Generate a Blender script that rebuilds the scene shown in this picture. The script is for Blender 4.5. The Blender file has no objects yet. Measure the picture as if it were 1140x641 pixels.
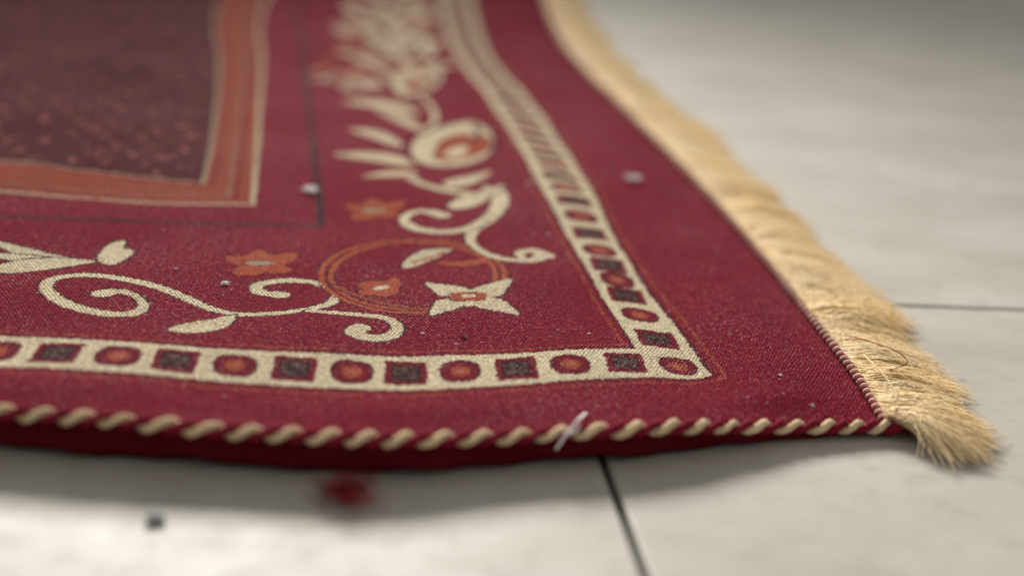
import bpy, math, random
import numpy as np
from mathutils import Matrix, Vector
rng=np.random.default_rng(7); random.seed(7)
scene=bpy.context.scene
# ------------------------------------------------------------------ camera model
F=1583.0; H=0.20; CX,CY=570.0,320.5
def nrm(v): v=np.array(v,float); return v/np.linalg.norm(v)
D=nrm((394-CX,CY+236,-F))
P=np.array((0,-144.5,-F)); N=np.cross(P,(1,-0.025,0)); C=nrm(np.cross(N,D))
if C[0]<0: C=-C
U=np.cross(C,D)
R=np.array([C,D,U])            # cam -> world
cam_d=bpy.data.cameras.new("camera"); cam=bpy.data.objects.new("camera",cam_d)
scene.collection.objects.link(cam); scene.camera=cam
M=Matrix([list(R[0])+[0],list(R[1])+[0],list(R[2])+[H],[0,0,0,1]])
cam.matrix_world=M
cam_d.sensor_width=36; cam_d.lens=F/1140*36; cam_d.clip_start=0.01; cam_d.clip_end=200
def unproj(px,py,z=0.0):
    v=R@np.array((px-CX,CY-py,-F)); k=(z-H)/v[2]
    return v[0]*k, v[1]*k
def depth_at(px,py,z):
    x,y=unproj(px,py,z); w=np.array((x,y,z-H)); return -(R.T@w)[2]
cam_d.dof.use_dof=True; cam_d.dof.focus_distance=depth_at(640,375,0.012); cam_d.dof.aperture_fstop=3.6

def sm(x): x=np.clip(x,0,1); return x*x*(3-2*x)
def zt(s,t):
    s=np.asarray(s,float); t=np.asarray(t,float)
    z=0.0045+0.0095*sm(s/0.13)
    z=z+0.0040*np.exp(-((s-0.034)/0.016)**2)*sm(t/0.05)*(0.75+0.25*np.sin(t*21))
    z=z-0.0020*np.exp(-((s-0.066)/0.012)**2)*sm(t/0.06)
    z=z+0.0015*np.sin(s*26+1.0+t*6)*np.sin(t*15+0.6)*sm(s/0.06)
    z=z+0.0009*np.sin(s*61+t*23)*np.sin(t*44-s*12)*sm(s/0.03)
    z=z+0.0012*np.exp(-((t-0.018)/0.009)**2)*sm(s/0.04)*(0.6+0.4*np.sin(s*48))
    return z
def catmull(p,n=10):
    p=np.array(p,float); q=np.vstack([2*p[0]-p[1],p,2*p[-1]-p[-2]]); out=[]
    for i in range(1,len(q)-2):
        a,b,c,d=q[i-1],q[i],q[i+1],q[i+2]
        for k in range(n):
            u=k/n
            out.append(0.5*((2*b)+(-a+c)*u+(2*a-5*b+4*c-d)*u*u+(-a+3*b-3*c+d)*u**3))
    out.append(p[-1]); return np.array(out)
# ------------------------------------------------------------------ rug outline
XC,YC=unproj(985,471,0.0045)
fe=[(985,471),(900,471),(800,471),(700,474),(640,477),(540,483),(430,485),(320,480),(200,471),(100,462),(0,455),(-80,450)]
fp=[]
for a,b in fe:
    z=0.012
    for _ in range(12):
        x,y=unproj(a,b,z); z=float(zt(XC-x,0.0))
    fp.append((x,y))
fp=catmull(fp,8)[::-1]
re_=[(985,471),(957,425),(925,383),(890,339),(860,301),(830,266),(795,226),(760,189),(720,149),(684,113),(650,80),(627,50),(612,20),(603,-8)]
rp=catmull([unproj(a,b,0.0045) for a,b in re_],8)
def Ff(x): return np.interp(x,fp[:,0],fp[:,1])
def Rf(y): return np.interp(y,rp[:,1],rp[:,0])
YC=float(Ff(XC))
def inv(x,y):
    s=XC-x; t=y-YC
    for _ in range(25):
        t=y-Ff(XC-s); s=Rf(YC+t)-x
    return s,t
def st(px,py):
    z=0.013
    for _ in range(14):
        x,y=unproj(px,py,z); s,t=inv(x,y); z=float(zt(s,t))*0.6+z*0.4
    return float(s),float(t)
def fwd(s,t): return Rf(YC+t)-s, Ff(XC-s)+t
s00,t00=st(0,0)
W=max(0.80,2*(s00+0.02)); L=max(1.3,t00+0.15)
# ------------------------------------------------------------------ grid
def axis(parts):
    out=[0.0]
    for end,st0,st1 in parts:
        a=out[-1]
        while out[-1]<end:
            f=(out[-1]-a)/(end-a+1e-9); out.append(out[-1]+st0+(st1-st0)*f)
    return np.array(out)
sa=axis([(0.40,0.00052,0.00052),(W,0.0008,0.003)])
ta=axis([(0.26,0.00055,0.0006),(L,0.0007,0.004)])
W=float(sa[-1]); L=float(ta[-1])
NS,NT=len(sa),len(ta)
S,T=np.meshgrid(sa,ta,indexing='ij')
RED=np.array((0.215,0.0055,0.0230)); CREAM=np.array((0.72,0.62,0.42)); ORANGE=np.array((0.42,0.088,0.040))
NAVY=np.array((0.050,0.022,0.028)); DARK=np.array((0.085,0.006,0.013)); FIELD=np.array((0.072,0.0045,0.009)); PINK=np.array((0.34,0.105,0.095))
col=np.empty((NS,NT,3)); col[:]=RED
jit=rng.random((NS,NT))
# stitch-sized jitter shared by every vertex inside one stitch
ci=np.floor(S/0.0011).astype(int)%997; cj=np.floor(T/0.0013).astype(int)%997
jc=rng.random((997,997))[ci,cj]
SJ=S+(jc-0.5)*0.0007; TJ=T+(rng.random((997,997))[ci,cj]-0.5)*0.0009
SM=np.minimum(SJ,W-SJ)
# --- L-shaped regions
def curve_s(pts):
    q=np.array([st(*p) for p in pts]); q=q[np.argsort(q[:,1])]; return lambda t: np.interp(t,q[:,1],q[:,0])
def curve_t(pts):
    q=np.array([st(*p) for p in pts]); q=q[np.argsort(q[:,0])]; return lambda s: np.interp(s,q[:,0],q[:,1])
class LReg:
    def __init__(self,v,h): self.fs=curve_s(v); self.ft=curve_t(h)
    def __call__(self,d=0.0):
        return (SM>self.fs(TJ)+d)&(TJ>self.ft(SM)+d)
field_out=LReg([(297,0),(294,60),(291,120),(287,190),(284,229)],[(284,229),(220,228),(150,226),(80,221),(0,214)])
field_in=LReg([(243,0),(243,60),(239,120),(232,170),(224,203)],[(224,203),(150,196),(80,188),(0,178)])
dline=LReg([(336,0),(341,50),(347,120),(355,190),(362,253)],[(362,253),(280,251),(180,249),(90,246),(0,243)])
bo=LReg([(792,418),(765,381),(738,346),(712,311),(690,276),(672,241),(655,206),(632,170),(606,131),(580,100),(556,75),(541,50),(531,20),(526,0)],
        [(792,418),(700,420),(600,426),(500,432),(430,434),(400,433),(300,428),(200,420),(100,412),(0,408)])
bi=LReg([(708,388),(690,360),(668,326),(645,286),(625,250),(606,215),(590,185),(570,150),(545,112),(520,80),(502,50),(491,20),(487,0)],
        [(708,388),(600,392),(500,395),(400,395),(300,391),(200,385),(100,378),(0,374)])
def dotted(mask,c,p=0.55):
    m=mask&(jc<p); col[m]=c
dotted(bo(-0.0056)&~bo(-0.0042),ORANGE*0.8,0.75)
dotted(bo(-0.0018)&~bo(0),DARK,0.85)
col[bo(0)&~bi(0)]=CREAM
dotted(bi(0)&~bi(0.0014),DARK,0.85)
dotted(bi(0.0034)&~bi(0.0048),ORANGE*0.8,0.75)
dotted(dline(0)&~dline(0.0034),NAVY*0.8,0.95)
dotted(dline(0.0034)&~dline(0.0044),PINK*0.6,0.4)
col[field_out(0)]=CREAM*0.72
wi=0.0026
m=field_out(wi); col[m]=ORANGE*0.80
m=field_out(wi+0.0005)&(((np.floor(S/0.0024)+np.floor(T/0.0030))%3)==0); col[m]=ORANGE*0.4+RED*0.3
m=field_out(0.0085)&~field_out(0.0100); col[m]=RED*0.8
m=field_out(0.0125)&~field_out(0.0135); col[m]=CREAM*0.35
m=field_in(-0.0065)&~field_in(-0.0052); col[m]=RED*0.8
m=field_in(-0.0018); col[m]=CREAM*0.52
col[field_in(0)]=FIELD
fi=field_in(0.004)
def block(s0,s1,t0,t1):
    return slice(np.searchsorted(sa,s0),np.searchsorted(sa,s1)),slice(np.searchsorted(ta,t0),np.searchsorted(ta,t1))
cell=0.0185
for i in range(int(0.15/cell),int((W-0.15)/cell)):
    for j in range(int(0.12/cell),int(L/cell)):
        if rng.random()<0.15: continue
        cs=(i+0.5*(j%2))*cell; ct=j*cell
        cc=PINK*(0.5+0.9*rng.random())
        for k in range(4):
            a=cs+rng.normal(0,0.0024); b=ct+rng.normal(0,0.0036); r=0.0006+0.0007*rng.random()
            bl=block(a-r,a+r,b-r*2.4,b+r*2.4)
            if S[bl].size==0: continue
            mm=(((S[bl]-a)/r)**2+((T[bl]-b)/(r*2.4))**2<1)&fi[bl]
            col[bl][mm]=cc
# --- strokes
def samples(pts,w,n=10):
    q=catmull([st(*p) for p in pts],n)
    w=np.array(w,float) if np.ndim(w) else np.full(len(pts),float(w))
    if len(w)!=len(pts): w=np.interp(np.linspace(0,1,len(pts)),np.linspace(0,1,len(w)),w)
    ww=np.interp(np.linspace(0,len(pts)-1,len(q)),np.arange(len(pts)),w)
    return np.column_stack([q,ww])
def leaf(p0,p1,w,bend=0.0,tip=0.0003):
    a=np.array(st(*p0)); b=np.array(st(*p1)); d=b-a; n=np.array((-d[1],d[0]))
    u=np.linspace(0,1,16)
    q=a+np.outer(u,d)+np.outer(np.sin(u*math.pi)*bend,n)
    return np.column_stack([q,tip+w*np.sin(math.pi*u**0.8)])
def draw(groups,fill,outline=NAVY,ow=0.0010,shift=(0,0)):
    allp=np.vstack(groups)+np.array((shift[0],shift[1],0)); mw=allp[:,2].max()+ow+0.002
    bl=block(allp[:,0].min()-mw,allp[:,0].max()+mw,allp[:,1].min()-mw,allp[:,1].max()+mw)
    SS,TT=SJ[bl],TJ[bl]
    if SS.size==0: return
    Dm=np.full(SS.shape,1.0); s0=bl[0].start; t0=bl[1].start
    for g in groups:
        g=g+np.array((shift[0],shift[1],0))
        for k in range(len(g)-1):
            a,b=g[k],g[k+1]; mg=max(a[2],b[2])+ow+0.002
            sb=block(min(a[0],b[0])-mg,max(a[0],b[0])+mg,min(a[1],b[1])-mg,max(a[1],b[1])+mg)
            lb=(slice(max(sb[0].start-s0,0),max(sb[0].stop-s0,0)),slice(max(sb[1].start-t0,0),max(sb[1].stop-t0,0)))
            X,Y=SS[lb],TT[lb]
            if X.size==0: continue
            dx,dy=b[0]-a[0],b[1]-a[1]; ll=dx*dx+dy*dy+1e-12
            u=np.clip(((X-a[0])*dx+(Y-a[1])*dy)/ll,0,1)
            dist=np.hypot(X-a[0]-u*dx,Y-a[1]-u*dy)-(a[2]+(b[2]-a[2])*u)
            Dm[lb]=np.minimum(Dm[lb],dist)
    sub=col[bl]
    if outline is not None:
        mm=(Dm<ow)&(jc[bl]<0.72); sub[mm]=outline
    sub[Dm<0]=fill
def poly(pts,fill,outline=DARK,ow=0.0012,shift=(0,0),smooth=True):
    p=list(pts)
    q=np.array([st(*a) for a in p])+np.array(shift)
    if smooth:
        qq=catmull(np.vstack([q[-1],q,q[0],q[1]]),6)[6:-6]; q=qq
    if outline is not None:
        g=np.column_stack([np.vstack([q,q[:1]]),np.full(len(q)+1,ow)]); draw([g],outline,None)
    bl=block(q[:,0].min(),q[:,0].max(),q[:,1].min(),q[:,1].max())
    X,Y=SJ[bl],TJ[bl]
    if X.size==0: return
    ins=np.zeros(X.shape,bool)
    for k in range(len(q)):
        a=q[k]; b=q[(k+1)%len(q)]
        if a[1]==b[1]: continue
        c=((a[1]>Y)!=(b[1]>Y)); ins^=c&(X<(b[0]-a[0])*(Y-a[1])/(b[1]-a[1])+a[0])
    col[bl][ins]=fill
def leafp(p0,p1,w,bend=0.0):
    a=np.array(p0,float); b=np.array(p1,float); d=b-a; ln=np.hypot(*d); n=np.array((-d[1],d[0]))/ln
    u=np.linspace(0,1,9)
    c=a+np.outer(u,d)+np.outer(np.sin(u*math.pi)*bend,n); ww=w*np.sin(math.pi*u**0.75)**0.8
    l=c+ww[:,None]*n; r=c-ww[:,None]*n
    return [tuple(v) for v in l]+[tuple(v) for v in r[-2:0:-1]]
LC=CREAM
def floral(shift=(0,0)):
    def dr(g,f,o=NAVY,ow=0.0010): draw(g,f,o,ow,shift)
    def pl(p,f,o=DARK,ow=0.0012): poly(p,f,o,ow,shift)
    dr([samples([(112,327),(130,324),(150,329),(160,340),(146,349),(110,348),(72,337),(52,323),(58,311),(92,306),(135,310),(178,320),(212,334),(243,346),(280,350),(330,346),(366,338),(374,326),(352,315),(318,312),(288,317),(289,325),(312,328)],
        [0.0036,0.0026,0.0018,0.0019,0.0024,0.0026,0.0028,0.0026,0.0024,0.0024,0.0026,0.0026,0.0024,0.0020,0.0018,0.0018,0.0019,0.0022,0.0024,0.0024,0.0024,0.0028,0.0036])],LC)
    dr([leaf((188,367),(262,350),0.0054,0.12)],LC)
    dr([samples([(205,362),(228,358),(250,351)],0.0003)],ORANGE,None)
    dr([samples([(345,346),(385,349),(425,353),(442,362),(436,373),(412,376),(394,370),(402,364)],[0.0016,0.0018,0.0022,0.0022,0.0026,0.003,0.0032,0.0034])],LC)
    ring=[(460+97*math.cos(a),307-39*math.sin(a)) for a in np.linspace(math.radians(-10),math.radians(300),22)]
    dr([samples(ring,0.0031)],ORANGE*1.05,NAVY,0.0009)
    dr([samples(ring,0.0007)],DARK*1.5,None)
    dr([samples([(372,318),(395,328),(430,338),(470,344),(490,345)],0.0013)],ORANGE*0.8,NAVY)
    pl(leafp((447,297),(503,278),7,-3),LC*0.9,DARK,0.0009)
    dr([samples([(458,293),(478,287),(494,281)],0.0009)],ORANGE,None)
    dr([leaf((486,292),(552,284),0.0034,0.25)],ORANGE,DARK)
    dr([leaf((405,318),(442,318),0.0060),leaf((402,326),(436,322),0.004),leaf((428,330),(440,308),0.004)],ORANGE,DARK)
    dr([leaf((418,322),(432,318),0.002)],LC,None)
    for tip,a,b in (((474,315),(492,329),(520,321)),((569,310),(528,321),(556,329)),((578,350),(556,333),(530,341)),((479,351),(514,341),(488,334))):
        mx=((tip[0]+a[0])/2,(tip[1]+a[1])/2); nx_=((tip[0]+b[0])/2,(tip[1]+b[1])/2)
        c0=(522,331)
        def out(p): return (p[0]+(p[0]-(c0[0]+tip[0])/2)*0.16,p[1]+(p[1]-(c0[1]+tip[1])/2)*0.16)
        pl([tip,out(mx),a,c0,b,out(nx_)],LC,NAVY,0.0009)
    pl([(498,330),(521,322),(546,331),(521,341)],LC,None)
    dr([samples([(512,330),(530,330)],0.0042)],ORANGE,DARK,0.001)
    dr([samples([(518,329),(525,329)],0.0016)],LC,None)
    dr([samples([(607,284),(594,279),(578,282),(584,289)],[0.0044,0.003,0.0022,0.0016]),
        samples([(607,284),(590,290),(560,288),(537,280),(524,268),(528,256),(545,243),(556,228),(555,214),(540,208)],[0.0036,0.0026,0.0021,0.002,0.002,0.0026,0.0036,0.0044,0.004,0.002])],LC)
    dr([samples([(493,240),(476,235),(458,237),(450,245),(462,254),(490,258),(522,254),(545,240)],[0.0040,0.0028,0.0024,0.0024,0.0028,0.003,0.003,0.002])],LC)
    pl(leafp((498,230),(562,206),7,3),LC,NAVY)
    dr([samples([(540,218),(505,213),(474,206),(454,197)],[0.0030,0.0036,0.0028,0.0024])],LC)
    pl(leafp((492,205),(548,191),5,3),LC,RED,0.0025)
    for (x,y,k) in ((292,291,1.0),(418,232,0.85)):
        dr([leaf((x,y+6*k),(x-40*k,y-6*k),0.0055),leaf((x,y+6*k),(x+38*k,y-10*k),0.0055),leaf((x,y+6*k),(x-30*k,y+14*k),0.0055),
            leaf((x,y+6*k),(x+30*k,y+10*k),0.0055),leaf((x,y+6*k),(x-4*k,y-13*k),0.0060)],ORANGE*0.95,DARK)
        dr([leaf((x-18*k,y+2),(x+16*k,y+2),0.0026)],LC*0.5,RED)
    pl([(110,290),(112,280),(124,271),(140,268),(137,276),(150,280),(138,289),(124,295)],LC,NAVY)
    pl(leafp((-10,268),(100,291),5,5),LC,NAVY); pl(leafp((-12,283),(98,291),4,2),LC,NAVY); pl(leafp((-14,301),(106,291),7,-2),LC,NAVY)
    # leaves beside the tulip
    for a,b,w_,bd in (((466,194),(402,197),3.0,2),((470,184),(370,172),5.2,3),((450,163),(388,144),4.6,3),((472,146),(412,120),4.2,2)):
        pl(leafp(a,b,w_,bd),LC,RED,0.0035)
    pl([(458,170),(462,156),(480,146),(503,139),(524,136),(543,144),(549,158),(543,172),(522,182),(490,185),(468,181)],LC,RED*0.7,0.005)
    pl([(484,172),(496,162),(516,155),(540,152),(545,162),(532,172),(508,178),(492,178)],ORANGE*0.95,DARK,0.0016)
    pl([(486,160),(500,152),(522,148),(520,153),(502,159),(490,166)],ORANGE*0.8,None)
    pl([(494,172),(504,165),(518,163),(520,169),(508,175)],LC,None)
    dr([samples([(528,139),(533,150),(526,160)],0.0014)],DARK,None)
    # next leaf cluster and bud
    for a,b,w_,bd in (((468,126),(380,113),4.8,3),((462,110),(398,88),4.4,3),((428,98),(362,81),4.8,3),((430,80),(374,56),4.4,2),((446,68),(408,40),3.6,2),((474,64),(492,42),4.5,0)):
        pl(leafp(a,b,w_,bd),LC,RED,0.0045)
    pl([(438,100),(440,86),(454,75),(474,70),(490,77),(489,92),(474,102),(452,107)],LC*0.95,RED*0.8,0.006)
    pl([(452,98),(460,86),(476,80),(484,88),(474,97),(462,101)],ORANGE*0.8,DARK,0.0014)
    dr([samples([(470,146),(484,136),(482,122),(470,108)],0.0018)],LC,DARK)
    dr([samples([(452,76),(446,62),(440,50)],0.0022)],LC,DARK)
    pl([(404,34),(410,18),(432,4),(458,-2),(478,10),(482,28),(468,44),(440,52),(416,48)],LC*0.85,RED,0.006)
    pl([(418,35),(424,20),(446,9),(466,18),(466,34),(446,44),(428,43)],RED*0.8,None)
    pl([(430,33),(440,20),(456,21),(454,34),(440,39)],LC*0.85,None)
    pl(leafp((402,20),(380,2),4.5,0),LC,RED,0.004); pl(leafp((400,37),(370,32),4,0),LC,RED,0.004)
keep=col.copy()
floral(); floral((0.335,0.0)); floral((0.0,0.45))
m=dline(-0.001)&(TJ>st(200,235)[1]); col[m]=keep[m]
del keep
# --- band medallions
def motif(cs,ct,hs,ht,kind):
    bl=block(cs-hs*1.2,cs+hs*1.2,ct-ht*1.2,ct+ht*1.2)
    X=(SJ[bl]-cs)/hs; Y=(TJ[bl]-ct)/ht; j=jc[bl]; sub=col[bl]
    if X.size==0: return
    if kind==0:
        d=(np.abs(X)**2.6+np.abs(Y)**2.6)**(1/2.6)
        sub[d<1.0]=DARK*1.1; sub[d<0.86]=RED*0.85
        d2=np.hypot(X*2.1,Y*2.0); sub[(d2<1.0)]=ORANGE*0.9; sub[(np.hypot(X*5,Y*5)<1)]=ORANGE*0.9+0.06
    else:
        d=np.maximum(np.abs(X),np.abs(Y))
        sub[d<1.0]=RED*0.85; sub[d<0.72]=DARK*0.8
        m_=(np.abs(X)<0.58)&(np.abs(Y)<0.56); sub[m_]=NAVY*0.9
        m_=m_&(j<0.28); sub[m_]=np.array((0.14,0.105,0.075))
cx=[752,697,636,575,512,452,392,328,262,195,130,62,-4]
sc=[]
for x in cx:
    yb=np.interp(x,[0,200,430,600,752],[391,402,414,409,402]); sc.append(st(x,yb)[0])
while sc[-1]<W-0.06: sc.append(sc[-1]+0.0208)
for k,s_ in enumerate(sc):
    sm_=min(s_,W-s_); a=float(bo.ft(sm_)); b=float(bi.ft(sm_))
    motif(s_,(a+b)/2,0.0076*rng.uniform(0.94,1.04),(b-a)*0.35*rng.uniform(0.94,1.04),k%2)
ry=[(737,378),(716,351),(699,329),(685,311),(673,294),(662,278)]
tc=[st(*p)[1] for p in ry]
while tc[-1]<L-0.05: tc.append(tc[-1]+0.0255)
for k,t_ in enumerate(tc):
    a=float(bo.fs(t_)); b=float(bi.fs(t_))
    for cs in ((a+b)/2,W-(a+b)/2): motif(cs,t_,(b-a)*0.34,0.0088,(k+1)%2)
col*= (0.78+0.24*jit+0.24*jc)[...,None]
# ------------------------------------------------------------------ mesh helpers
def mesh_from(name,co,fs,smooth=True):
    me=bpy.data.meshes.new(name); co=np.asarray(co,np.float32).reshape(-1,3)
    me.vertices.add(len(co)); me.vertices.foreach_set("co",co.ravel())
    n=fs.shape[1]
    me.loops.add(fs.size); me.loops.foreach_set("vertex_index",fs.astype(np.int32).ravel())
    me.polygons.add(len(fs)); me.polygons.foreach_set("loop_start",np.arange(0,fs.size,n,dtype=np.int32))
    me.update(calc_edges=True); me.validate()
    me.polygons.foreach_set("use_smooth",np.full(len(me.polygons),smooth))
    return me
def grid_faces(a,b,closed_b=False,off=0):
    i=np.arange(a-1)[:,None]; j=np.arange(b if closed_b else b-1)[None,:]; j2=(j+1)%b
    f=np.stack([i*b+j,(i+1)*b+j,(i+1)*b+j2,i*b+j2],-1); return f.reshape(-1,4)+off
def add_attr(me,name,c):
    at=me.color_attributes.new(name,'FLOAT_COLOR','POINT')
    c=np.asarray(c,np.float32); c4=np.ones((len(c),4),np.float32); c4[:,:3]=c
    at.data.foreach_set("color",c4.ravel())
def obj(name,me,parent=None,mat=None):
    o=bpy.data.objects.new(name,me); scene.collection.objects.link(o)
    if parent: o.parent=parent
    if mat: me.materials.append(mat)
    return o
def tubes(paths,rad,sides=4):
    n,K,_=paths.shape
    tan=np.gradient(paths,axis=1); tan/=np.linalg.norm(tan,axis=2,keepdims=True)+1e-12
    up=np.zeros_like(tan); up[...,2]=1
    a=np.cross(tan,up); la=np.linalg.norm(a,axis=2,keepdims=True); a=np.where(la<0.05,np.array((1.0,0,0)),a/(la+1e-9)); b=np.cross(a,tan)
    th=np.arange(sides)*2*math.pi/sides
    v=paths[:,:,None,:]+rad[:,:,None,None]*(np.cos(th)[None,None,:,None]*a[:,:,None,:]+np.sin(th)[None,None,:,None]*b[:,:,None,:])
    f=grid_faces(K,sides,True); f=(f[None]+ (np.arange(n)*K*sides)[:,None,None]).reshape(-1,4)
    return v.reshape(-1,3),f
# ------------------------------------------------------------------ material helpers
class NT_:
    def __init__(s,name):
        s.m=bpy.data.materials.new(name); s.m.use_nodes=True; s.t=s.m.node_tree; s.b=s.t.nodes["Principled BSDF"]
    def n(s,ty,**k):
        x=s.t.nodes.new(ty)
        for a,b in k.items(): setattr(x,a,b)
        return x
    def l(s,a,b): s.t.links.new(a,b)
    def math(s,op,a,b=None,c=None):
        x=s.n("ShaderNodeMath",operation=op)
        for i,v in enumerate((a,b,c)):
            if v is None: continue
            if isinstance(v,(int,float)): x.inputs[i].default_value=v
            else: s.l(v,x.inputs[i])
        return x.outputs[0]
    def mix(s,f,a,b,mode='MIX'):
        x=s.n("ShaderNodeMix",data_type='RGBA',blend_type=mode)
        for i,v in ((0,f),(6,a),(7,b)):
            if isinstance(v,(int,float)): x.inputs[i].default_value=v
            elif isinstance(v,tuple): x.inputs[i].default_value=v+(1,)
            else: s.l(v,x.inputs[i])
        return x.outputs[2]
    def noise(s,vec,scale,detail=3,rough=0.5):
        x=s.n("ShaderNodeTexNoise"); x.inputs["Scale"].default_value=scale; x.inputs["Detail"].default_value=detail; x.inputs["Roughness"].default_value=rough
        s.l(vec,x.inputs["Vector"]); return x.outputs[0]
    def ramp(s,f,a,b):
        x=s.n("ShaderNodeMapRange"); x.inputs[1].default_value=a; x.inputs[2].default_value=b; s.l(f,x.inputs[0]); return x.outputs[0]
    def bump(s,h,strength,dist):
        x=s.n("ShaderNodeBump"); x.inputs["Strength"].default_value=strength; x.inputs["Distance"].default_value=dist
        s.l(h,x.inputs["Height"]); s.l(x.outputs[0],s.b.inputs["Normal"])
k=NT_("woven_jacquard")
uv=k.n("ShaderNodeUVMap",uv_map="UVMap"); sx=k.n("ShaderNodeSeparateXYZ"); k.l(uv.outputs[0],sx.inputs[0])
nz=k.noise(uv.outputs[0],90,3)
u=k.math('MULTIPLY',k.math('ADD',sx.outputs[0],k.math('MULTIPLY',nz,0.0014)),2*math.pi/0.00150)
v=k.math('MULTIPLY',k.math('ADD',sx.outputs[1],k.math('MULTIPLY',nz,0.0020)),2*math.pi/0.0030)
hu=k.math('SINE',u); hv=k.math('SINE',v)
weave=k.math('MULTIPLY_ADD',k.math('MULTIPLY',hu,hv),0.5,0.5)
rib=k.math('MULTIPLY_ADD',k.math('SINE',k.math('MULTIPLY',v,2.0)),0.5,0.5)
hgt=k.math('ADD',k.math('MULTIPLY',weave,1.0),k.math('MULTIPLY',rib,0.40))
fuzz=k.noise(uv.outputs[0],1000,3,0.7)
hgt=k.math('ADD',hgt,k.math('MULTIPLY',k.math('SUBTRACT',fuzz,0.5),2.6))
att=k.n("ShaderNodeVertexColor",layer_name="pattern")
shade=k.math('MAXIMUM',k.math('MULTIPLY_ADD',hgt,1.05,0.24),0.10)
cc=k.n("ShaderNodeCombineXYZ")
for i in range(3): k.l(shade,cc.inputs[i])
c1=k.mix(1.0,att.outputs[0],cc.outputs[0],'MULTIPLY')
wear=k.ramp(k.noise(uv.outputs[0],13,4,0.6),0.38,0.62)
dots=k.ramp(k.noise(uv.outputs[0],560,2,0.6),0.52,0.61)
dots=k.math('MULTIPLY',dots,k.ramp(weave,0.35,0.75))
c2=k.mix(k.math('MULTIPLY',dots,k.math('MULTIPLY_ADD',wear,0.80,0.08)),c1,(0.54,0.25,0.27))
speck=k.ramp(k.noise(uv.outputs[0],330,2,0.5),0.725,0.755)
c3=k.mix(k.math('MULTIPLY',speck,0.6),c2,(0.75,0.65,0.67))
k.l(c3,k.b.inputs["Base Color"]); k.b.inputs["Roughness"].default_value=0.9
k.b.inputs["Sheen Weight"].default_value=0.0; k.b.inputs["Specular IOR Level"].default_value=0.05
k.bump(hgt,1.0,0.0008); m_top=k.m
def cloth(name,c,rough=0.9,ns=900,bs=0.5,bd=0.0004,var=0.35,attr=None,spec=0.12,trans=0):
    k=NT_(name); tc=k.n("ShaderNodeTexCoord"); n1=k.noise(tc.outputs["Object"],ns,3,0.65); n2=k.noise(tc.outputs["Object"],40,2)
    base=tuple(c)
    if attr:
        a=k.n("ShaderNodeVertexColor",layer_name=attr); src=a.outputs[0]
    else: src=base
    f=k.math('MULTIPLY_ADD',n1,var*2,1-var); f=k.math('MULTIPLY',f,k.math('MULTIPLY_ADD',n2,0.5,0.75))
    q=k.n("ShaderNodeCombineXYZ")
    for i in range(3): k.l(f,q.inputs[i])
    k.l(k.mix(1.0,src,q.outputs[0],'MULTIPLY'),k.b.inputs["Base Color"])
    k.b.inputs["Roughness"].default_value=rough; k.b.inputs["Specular IOR Level"].default_value=spec
    k.bump(n1,bs,bd); return k.m
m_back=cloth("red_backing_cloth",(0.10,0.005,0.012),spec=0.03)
m_cream=cloth("cream_cord_yarn",(0.74,0.57,0.35),ns=1600)
m_redc=cloth("red_cord_yarn",(0.22,0.010,0.028),ns=1600)
m_pinkc=cloth("pale_binding_yarn",(0.75,0.54,0.42),ns=1600)
m_fr=cloth("golden_fringe_yarn",(0.6,0.4,0.18),rough=0.55,ns=2500,attr="tint",var=0.15,spec=0.3)
m_lint=cloth("pale_lint",(0.95,0.93,0.93),var=0.1); m_fluff=cloth("red_fluff",(0.26,0.010,0.02)); m_crumb=cloth("dark_crumb",(0.16,0.16,0.165)); m_blue=cloth("blue_lint",(0.10,0.10,0.16))
# ------------------------------------------------------------------ rug objects
rug=bpy.data.objects.new("prayer_rug",None); scene.collection.objects.link(rug); rug.location=(float(XC-W/2),float(YC+L/2),0)
rug["label"]="dark red woven prayer rug with cream floral border and golden fringe"; rug["category"]="rug"
OFF=np.array((XC-W/2,YC+L/2,0.0))
X,Y=fwd(S,T)
Z=zt(S,T)
edge=np.minimum(np.minimum(T,S),np.minimum(W-S,L-T))
Z=Z-0.0016*(1-np.clip(edge/0.004,0,1))**2
Z+= (jit-0.5)*0.00014+(jc-0.5)*0.00020
co=np.stack([X,Y,Z],-1).reshape(-1,3)-OFF
me=mesh_from("woven_top",co,grid_faces(NS,NT)[:,::-1])
add_attr(me,"pattern",col.reshape(-1,3))
uvl=me.uv_layers.new(name="UVMap"); vi=np.empty(len(me.loops),np.int32); me.loops.foreach_get("vertex_index",vi)
uvv=np.stack([S.ravel(),T.ravel()],-1)[vi].astype(np.float32); uvl.data.foreach_set("uv",uvv.ravel())
top=obj("woven_top",me,rug,m_top)
if me.polygons[0].normal.z<0: me.flip_normals()
per=[]
for s_ in np.linspace(0,W,500): per.append((s_,0.0,0,-1))
for t_ in np.linspace(0,L,500)[1:]: per.append((W,t_,-1,0))
for s_ in np.linspace(W,0,200)[1:]: per.append((s_,L,0,1))
for t_ in np.linspace(L,0,500)[1:-1]: per.append((0,t_,1,0))
per=np.array(per); px_,py_=fwd(per[:,0],per[:,1]); pz=zt(per[:,0],per[:,1])-0.0016
nx,ny=per[:,2],per[:,3]
prof=[(0.0,1.0),(-0.0012,0.86),(0.0000,0.66),(0.0012,0.45),(0.0006,0.24),(-0.002,0.08),(-0.008,0.03),(-0.03,0.03)]
ring=[]
ar=np.arange(len(per))
for q,(o,zz) in enumerate(prof):
    wob=0.0008*np.sin(ar*0.21+q)+0.0006*np.sin(ar*0.57+q*1.3)+0.00015*rng.standard_normal(len(per))
    zz2=np.maximum(pz*zz,0.0004)
    sc_=np.clip(pz/0.012,0.3,1)
    ring.append(np.stack([px_+nx*(o*sc_+(wob if 0<q<7 else 0)),py_+ny*(o*sc_+(wob if 0<q<7 else 0)),zz2],-1))
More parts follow.
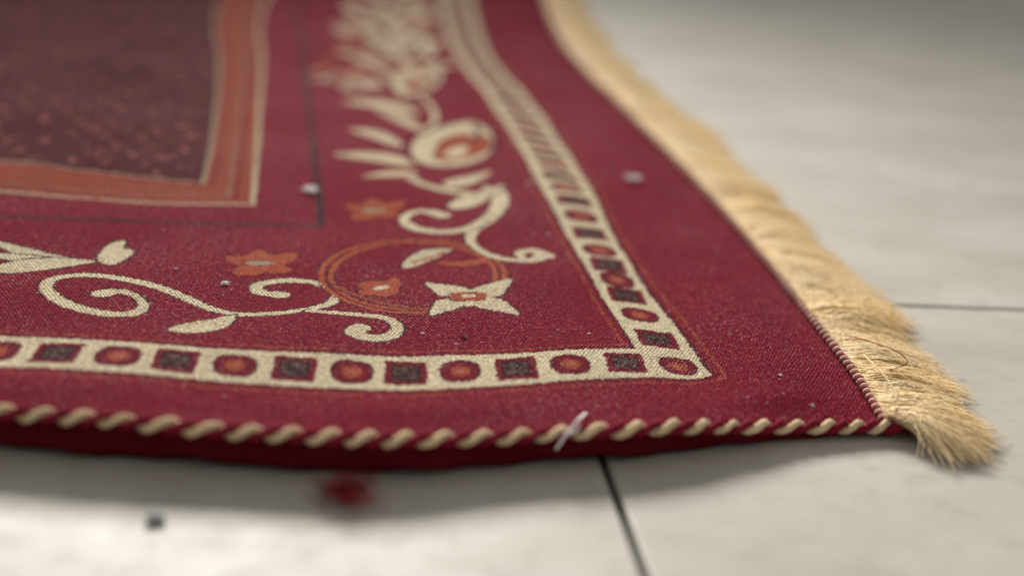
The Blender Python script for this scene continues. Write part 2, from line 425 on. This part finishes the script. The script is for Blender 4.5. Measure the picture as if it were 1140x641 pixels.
rg=np.array(ring); co=rg.reshape(-1,3)-OFF
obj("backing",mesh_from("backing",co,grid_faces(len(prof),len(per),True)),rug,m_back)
def helix_cord(path,strand_specs,pitch,hr,sr,sides=9):
    seg=np.r_[0,np.cumsum(np.linalg.norm(np.diff(path,axis=0),axis=1))]; tot=seg[-1]; n=int(tot/pitch*18)
    u=np.linspace(0,tot,n); p=np.stack([np.interp(u,seg,path[:,i]) for i in range(3)],-1)
    tan=np.gradient(p,axis=0); tan/=np.linalg.norm(tan,axis=1,keepdims=True); up=np.array((0,0,1.0)); a=np.cross(tan,up); a/=np.linalg.norm(a,axis=1,keepdims=True); b=np.cross(a,tan)
    wn=int(tot/0.03)+2; wobble=np.interp(u,np.linspace(0,tot,wn),rng.normal(0,0.9,wn)); fat=1+0.14*np.interp(u,np.linspace(0,tot,wn*3),rng.normal(0,1,wn*3))
    out=[]
    for ph,mat,nm,scl in strand_specs:
        th=2*math.pi*u/pitch+ph+wobble
        c=p+hr*(np.cos(th)[:,None]*a+np.sin(th)[:,None]*b)
        V=[];Fc=[];off=0
        for q in range(3):
            t2=2*math.pi*u/(pitch*0.42)+q*2*math.pi/3
            pr_=c+sr*0.48*(np.cos(t2)[:,None]*a+np.sin(t2)[:,None]*b)
            rr=np.full(n,sr*0.66*scl)*(1+0.07*rng.standard_normal(n))*fat
            v_,f_=tubes(pr_[None],rr[None],sides); V.append(v_); Fc.append(f_+off); off+=len(v_)
        out.append((np.vstack(V),np.vstack(Fc),mat,nm))
    return out
ss=np.linspace(0.0,W,700); fx,fy=fwd(ss,np.zeros_like(ss)); fz=zt(ss,0*ss)
path=np.stack([fx,fy-0.0014,fz-0.0006],-1)
path=np.vstack([path[0]+np.array((0.004,-0.0005,-0.0008)),path])
for v_,f_,mt,nm in helix_cord(path,[(0,m_cream,"cream_cord_strand",1.05),(math.pi,m_redc,"red_cord_strand",1.12)],0.0124,0.0013,0.00130):
    obj(nm,mesh_from(nm,v_-OFF,f_),rug,mt)
tt=np.linspace(0.0,L,900); rx,ry_=fwd(0*tt,tt); rz=zt(0*tt,tt)
path=np.stack([rx-0.0002,ry_,rz+0.0012],-1)
for v_,f_,mt,nm in helix_cord(path,[(0,m_pinkc,"pale_binding_stitch",1.1),(math.pi,m_redc,"red_binding_stitch",0.7)],0.0046,0.0009,0.0009,6):
    obj(nm,mesh_from(nm,v_-OFF,f_),rug,mt)
# fringe
def vnoise(x,scale,seed):
    r=np.random.default_rng(seed).random(4000); x=x/scale+50; i=np.floor(x).astype(int); f=sm(x-i); return r[i%4000]*(1-f)+r[(i+1)%4000]*f
nf=28000
yb=np.sort(rng.random(nf)**1.30)*L
clump=np.floor(yb/0.0036+rng.normal(0,0.5,nf)).astype(int); clump=np.maximum(clump,0); cr=np.random.default_rng(3)
ncl=clump.max()+5; cang=cr.normal(0,0.17,ncl+5); clen=cr.normal(1,0.07,ncl+5); ctint=cr.random(ncl+5); clift=cr.random(ncl+5)
cy=(clump+0.5)*0.0036
bx,by=fwd(np.zeros(nf),yb); bz=zt(np.zeros(nf),yb)+rng.normal(0,0.0008,nf)-0.0004
ang=-0.24-0.22*np.exp(-yb/0.03)+cang[clump]*0.7+(vnoise(yb,0.035,1)-0.5)*0.5+rng.normal(0,0.14,nf)
ln=(0.0305+0.008*sm((yb-0.03)/0.2))*clen[clump]*(0.85+0.30*vnoise(yb,0.022,2))*(1+rng.normal(0,0.11,nf))
K=9; uu=np.linspace(0,1,K)[None,:]
conv=(cy-yb)[:,None]*uu*0.35
curl=rng.normal(0,0.24,nf)[:,None]+((vnoise(yb,0.012,5)-0.5)*0.7)[:,None]
A=ang[:,None]+curl*uu*1.5
dx=np.cos(A)*ln[:,None]/(K-1); dy=np.sin(A)*ln[:,None]/(K-1)
px3=bx[:,None]+np.cumsum(dx,1)-dx[:,:1]; py3=by[:,None]+np.cumsum(dy,1)-dy[:,:1]+conv
lift=(0.0015+0.0055*clift[clump]*rng.random(nf))[:,None]
pz3=bz[:,None]*(1-uu)**1.1+lift*np.sin(uu*math.pi*0.9)*(1-0.2*uu)+0.0018*rng.random(nf)[:,None]+0.0005
pz3+=0.0003*np.sin(uu*20+rng.random(nf)[:,None]*6)
py3+=0.00035*np.sin(uu*14+rng.random(nf)[:,None]*6)
paths=np.stack([px3,py3,np.maximum(pz3,0.0004)],-1)
rad=np.full((nf,K),0.00020)*(1-0.40*uu)*rng.uniform(0.75,1.35,nf)[:,None]
v_,f_=tubes(paths,rad,3)
me=mesh_from("fringe",v_-OFF,f_)
tb=np.array((0.86,0.60,0.28)); tl=np.array((0.96,0.83,0.57))
mixf=np.clip(ctint[clump]*0.4+rng.random(nf)*0.6,0,1)[:,None]; tcol=tb*(1-mixf)+tl*mixf
tcol=np.repeat(tcol,K*3,axis=0); add_attr(me,"tint",tcol)
fr=obj("fringe",me,rug,m_fr); fr["kind"]="stuff"
nfz=1500; s_=rng.random(nfz)*W; xx,yy=fwd(s_,np.zeros(nfz)); zz=zt(s_,0*s_)
K2=5; uu=np.linspace(0,1,K2)[None,:]; d=rng.normal(0,1,(nfz,3)); d[:,1]=-np.abs(d[:,1])*0.9; d/=np.linalg.norm(d,axis=1,keepdims=True)
le=rng.random(nfz)*0.0035+0.001
pp=np.stack([xx,yy-0.002,zz-0.001+0.002*rng.random(nfz)],-1)[:,None,:]+d[:,None,:]*uu[...,None]*le[:,None,None]+rng.normal(0,0.0003,(nfz,K2,3))
v_,f_=tubes(pp,np.full((nfz,K2),0.00004),3); o=obj("edge_fuzz",mesh_from("edge_fuzz",v_-OFF,f_),rug,m_redc); o["kind"]="stuff"
# short fibres standing out of the weave
nfz=20000; s_=rng.random(nfz)*0.42; t_=rng.random(nfz)**1.3*0.36+0.003; xx,yy=fwd(s_,t_); zz=zt(s_,t_)
K2=4; uu=np.linspace(0,1,K2)[None,:]; d=rng.normal(0,1,(nfz,3)); d[:,2]=np.abs(d[:,2])*0.55; d/=np.linalg.norm(d,axis=1,keepdims=True)
le=rng.random(nfz)*0.0015+0.0007
pp=np.stack([xx,yy,zz],-1)[:,None,:]+d[:,None,:]*uu[...,None]*le[:,None,None]+rng.normal(0,0.00014,(nfz,K2,3))
v_,f_=tubes(pp,np.full((nfz,K2),0.00005),3); me=mesh_from("pile_fuzz",v_-OFF,f_)
ii=np.clip(np.searchsorted(sa,s_),0,NS-1); jj=np.clip(np.searchsorted(ta,t_),0,NT-1)
fc=col[ii,jj]*1.0+rng.random((nfz,1))**2*np.array((0.50,0.30,0.31)); add_attr(me,"tint",np.repeat(fc,K2*3,axis=0))
m_pf=cloth("pile_fibre",(0.3,0.1,0.1),attr="tint",spec=0.02)
o=obj("pile_fuzz",me,rug,m_pf); o["kind"]="stuff"
# ------------------------------------------------------------------ loose bits
def thread(name,pts,r,mat,label,cat,n=8):
    q=catmull(pts,n); c=q.mean(0); c[2]=0
    v_,f_=tubes((q-c)[None],np.full((1,len(q)),r),6)
    o=obj(name,mesh_from(name,v_,f_),None,mat); o.location=c; o["label"]=label; o["category"]=cat
    return o
def on_rug(px,py,dz=0.0):
    s_,t_=st(px,py); x,y=fwd(s_,t_); return np.array((x,y,float(zt(s_,t_))+dz))
def fluffball(name,c,size,nfib,r,mat,label,cat,group=None,flat=0.4):
    K3=9; ps=[]
    for _ in range(nfib):
        p0=rng.normal(0,size*0.30,3); d_=rng.normal(0,1,3); d_/=np.linalg.norm(d_); pts=[p0]
        for q in range(K3-1):
            d_=d_+rng.normal(0,0.6,3)-0.12*pts[-1]/size; d_/=np.linalg.norm(d_); pts.append(pts[-1]+d_*size*0.18)
        ps.append(pts)
    ps=np.array(ps); ps[...,2]*=flat; ps[...,2]-=ps[...,2].min()
    v_,f_=tubes(ps,np.full(ps.shape[:2],r),3); o=obj(name,mesh_from(name,v_,f_),None,mat); o.location=c
    o["label"]=label; o["category"]=cat
    if group: o["group"]=group
    return o
LG="bits of lint on the rug"
for (x,y,sz,nn) in ((345,215,0.0042,110),(705,202,0.0040,110),(250,317,0.0018,22),(588,205,0.0015,14),(610,262,0.0012,8),(196,300,0.0009,6),(655,372,0.0008,6),(868,418,0.0009,7),(905,452,0.0010,8),(470,372,0.0008,6)):
    fluffball("lint",on_rug(x,y,0.0002),sz,nn,0.00013,m_lint,"small fluff of pale lint caught on the red rug","lint",LG,0.3)
fluffball("lint",on_rug(516,376,0.0002),0.0014,14,0.00012,m_blue,"tiny dark blue lint speck on the red rug","lint",LG,0.3)
def at_Y(px,py,yy): v=R@np.array((px-CX,CY-py,-F)); k=yy/v[1]; return np.array((v[0]*k,yy,H+v[2]*k))
yc=on_rug(634,476)[1]
thread("loose_thread",[on_rug(652,463,0.001),at_Y(644,467,yc-0.003),at_Y(635,478,yc-0.0052),at_Y(626,489,yc-0.0060),at_Y(619,500,yc-0.0064)],0.00045,m_lint,"white loose thread hanging over the twisted edge cord","thread")
thread("loose_thread",[at_Y(646,472,yc-0.0048),at_Y(640,481,yc-0.0058),at_Y(629,484,yc-0.0060),at_Y(625,494,yc-0.0068)],0.00030,m_lint,"white loose thread hanging over the twisted edge cord","thread")
def fl(px,py,z): x,y=unproj(px,py,z); return np.array((x,y,z))
thread("red_thread",[fl(940,372,0.009),fl(975,382,0.011),fl(1000,392,0.011),fl(1010,404,0.010),fl(990,412,0.010)],0.00018,m_fluff,"thin red thread lying across the golden fringe","thread")
thread("pale_thread",[fl(962,395,0.009),fl(975,408,0.012),fl(990,425,0.012),fl(998,442,0.011),fl(985,455,0.010)],0.00035,m_cream,"thick pale thread curling over the fringe at the corner","thread")
ps=[]
for _ in range(50):
    p0=np.array((XC+0.001,YC-0.001,0.005))+rng.normal(0,0.0010,3); d_=np.array((1,-0.1+rng.normal(0,0.35),0.05+rng.normal(0,0.15))); pts=[p0]
    for q in range(7):
        d_=d_+rng.normal(0,0.16,3); d_/=np.linalg.norm(d_); pn=pts[-1]+d_*0.0012; pn[2]=max(pn[2],0.0006); pts.append(pn)
    ps.append(pts)
ps=np.array(ps); v_,f_=tubes(ps,np.full(ps.shape[:2],0.00012),3); o=obj("frayed_cord_end",mesh_from("frayed_cord_end",v_-OFF,f_),rug,m_redc)
fluffball("red_fluff",np.array(list(unproj(387,558,0))+[0.0]),0.0100,190,0.00008,m_fluff,"fluffy tuft of red fibres on the pale floor beside the rug","fluff",None,0.36)
import bmesh
bm=bmesh.new(); bmesh.ops.create_icosphere(bm,subdivisions=3,radius=0.0026)
for v in bm.verts:
    q=1+0.3*math.sin(v.co.x*1300+1)*math.cos(v.co.y*1100)+0.15*math.sin(v.co.z*2200); v.co*=q; v.co.z=v.co.z*0.3; v.co.x*=1.15
mz=min(v.co.z for v in bm.verts)
for v in bm.verts: v.co.z-=mz
me=bpy.data.meshes.new("crumb"); bm.to_mesh(me); bm.free()
o=obj("crumb",me,None,m_crumb); x,y=unproj(173,581,0); o.location=(x,y,0); o["label"]="small dark crumb of dirt on the pale floor tile"; o["category"]="crumb"
# ------------------------------------------------------------------ floor
x1=(unproj(678,528)[0]+unproj(716,632)[0])/2; x2=(unproj(900,36)[0]+unproj(1120,154)[0])/2; yj=unproj(1060,342)[1]
tw=x2-x1
tl_=tw*2.0
V=[];Fq=[]
g=0.0013; bev=0.0010; dep=0.003
def quad(a,b,c,d): 
    i=len(V); V.extend([a,b,c,d]); Fq.append((i,i+1,i+2,i+3))
for i in range(-12,13):
    for j in range(-7,9):
        xa=x1+i*tw+g; xb=x1+(i+1)*tw-g; ya=yj+j*tl_+g*1.0; yb_=yj+(j+1)*tl_-g*1.0
        b0=len(V); dz=random.uniform(-0.0001,0.0001)
        for (o_,z_) in ((0,-dep),(0,-bev),(bev*0.35,-bev*0.3),(bev,0.0)):
            V.extend([(xa+o_,ya+o_,z_+dz),(xb-o_,ya+o_,z_+dz),(xb-o_,yb_-o_,z_+dz),(xa+o_,yb_-o_,z_+dz)])
        for r in range(3):
            for q in range(4):
                q2=(q+1)%4; Fq.append((b0+r*4+q,b0+r*4+q2,b0+(r+1)*4+q2,b0+(r+1)*4+q))
        Fq.append((b0+12,b0+13,b0+14,b0+15))
nt=len(Fq)
ex=20; quad((-ex,-ex,-0.0024),(ex,-ex,-0.0024),(ex,ex,-0.0024),(-ex,ex,-0.0024))
me=mesh_from("floor",np.array(V),np.array(Fq),smooth=False)
k=NT_("stone_tile"); tc=k.n("ShaderNodeTexCoord"); ob=tc.outputs["Object"]
mp=k.n("ShaderNodeMapping"); mp.inputs["Scale"].default_value=(1,1.5,1); mp.inputs["Rotation"].default_value=(0,0,0.5); k.l(ob,mp.inputs[0])
n1=k.noise(mp.outputs[0],9,6,0.6); n2=k.noise(ob,60,5,0.65); n3=k.noise(ob,420,3,0.6)
c=k.mix(k.ramp(n1,0.32,0.68),(0.375,0.348,0.298),(0.485,0.460,0.410))
c=k.mix(k.math('MULTIPLY',k.ramp(n2,0.50,0.72),0.45),c,(0.29,0.265,0.22))
c=k.mix(k.math('MULTIPLY',k.ramp(n3,0.66,0.74),0.45),c,(0.19,0.17,0.14))
k.l(c,k.b.inputs["Base Color"]); k.l(k.math('MULTIPLY_ADD',n2,0.2,0.46),k.b.inputs["Roughness"]); k.b.inputs["Specular IOR Level"].default_value=0.25
k.bump(k.math('ADD',k.math('MULTIPLY',n2,0.5),k.math('MULTIPLY',n3,0.3)),0.08,0.0006); m_tile=k.m
k=NT_("grout"); tc=k.n("ShaderNodeTexCoord"); n=k.noise(tc.outputs["Object"],300,3)
k.l(k.mix(n,(0.03,0.028,0.025),(0.10,0.09,0.08)),k.b.inputs["Base Color"]); k.b.inputs["Roughness"].default_value=0.95; m_gr=k.m
fo=obj("floor",me); me.materials.append(m_tile); me.materials.append(m_gr)
mi=np.zeros(len(me.polygons),np.int32); mi[nt:]=1; me.polygons.foreach_set("material_index",mi)
fo["kind"]="structure"
# ------------------------------------------------------------------ light
w=bpy.data.worlds.new("World"); scene.world=w; w.use_nodes=True; bg=w.node_tree.nodes["Background"]; bg.inputs[0].default_value=(1.0,0.97,0.93,1); bg.inputs[1].default_value=0.38
def area(name,loc,tgt,size,en,colr,spread):
    ld=bpy.data.lights.new(name,'AREA'); ld.shape='RECTANGLE'; ld.size=size[0]; ld.size_y=size[1]; ld.energy=en; ld.color=colr; ld.spread=math.radians(spread)
    o=bpy.data.objects.new(name,ld); scene.collection.objects.link(o); o.location=loc
    o.rotation_euler=(Vector(tgt)-Vector(loc)).to_track_quat('-Z','Y').to_euler(); return o
area("window_light",(-0.25,2.8,1.35),(0.12,0.17,0),(1.2,0.7),8.4,(1.0,0.965,0.90),36)
scene.view_settings.view_transform='Standard'; scene.view_settings.look='None'; scene.view_settings.exposure=0
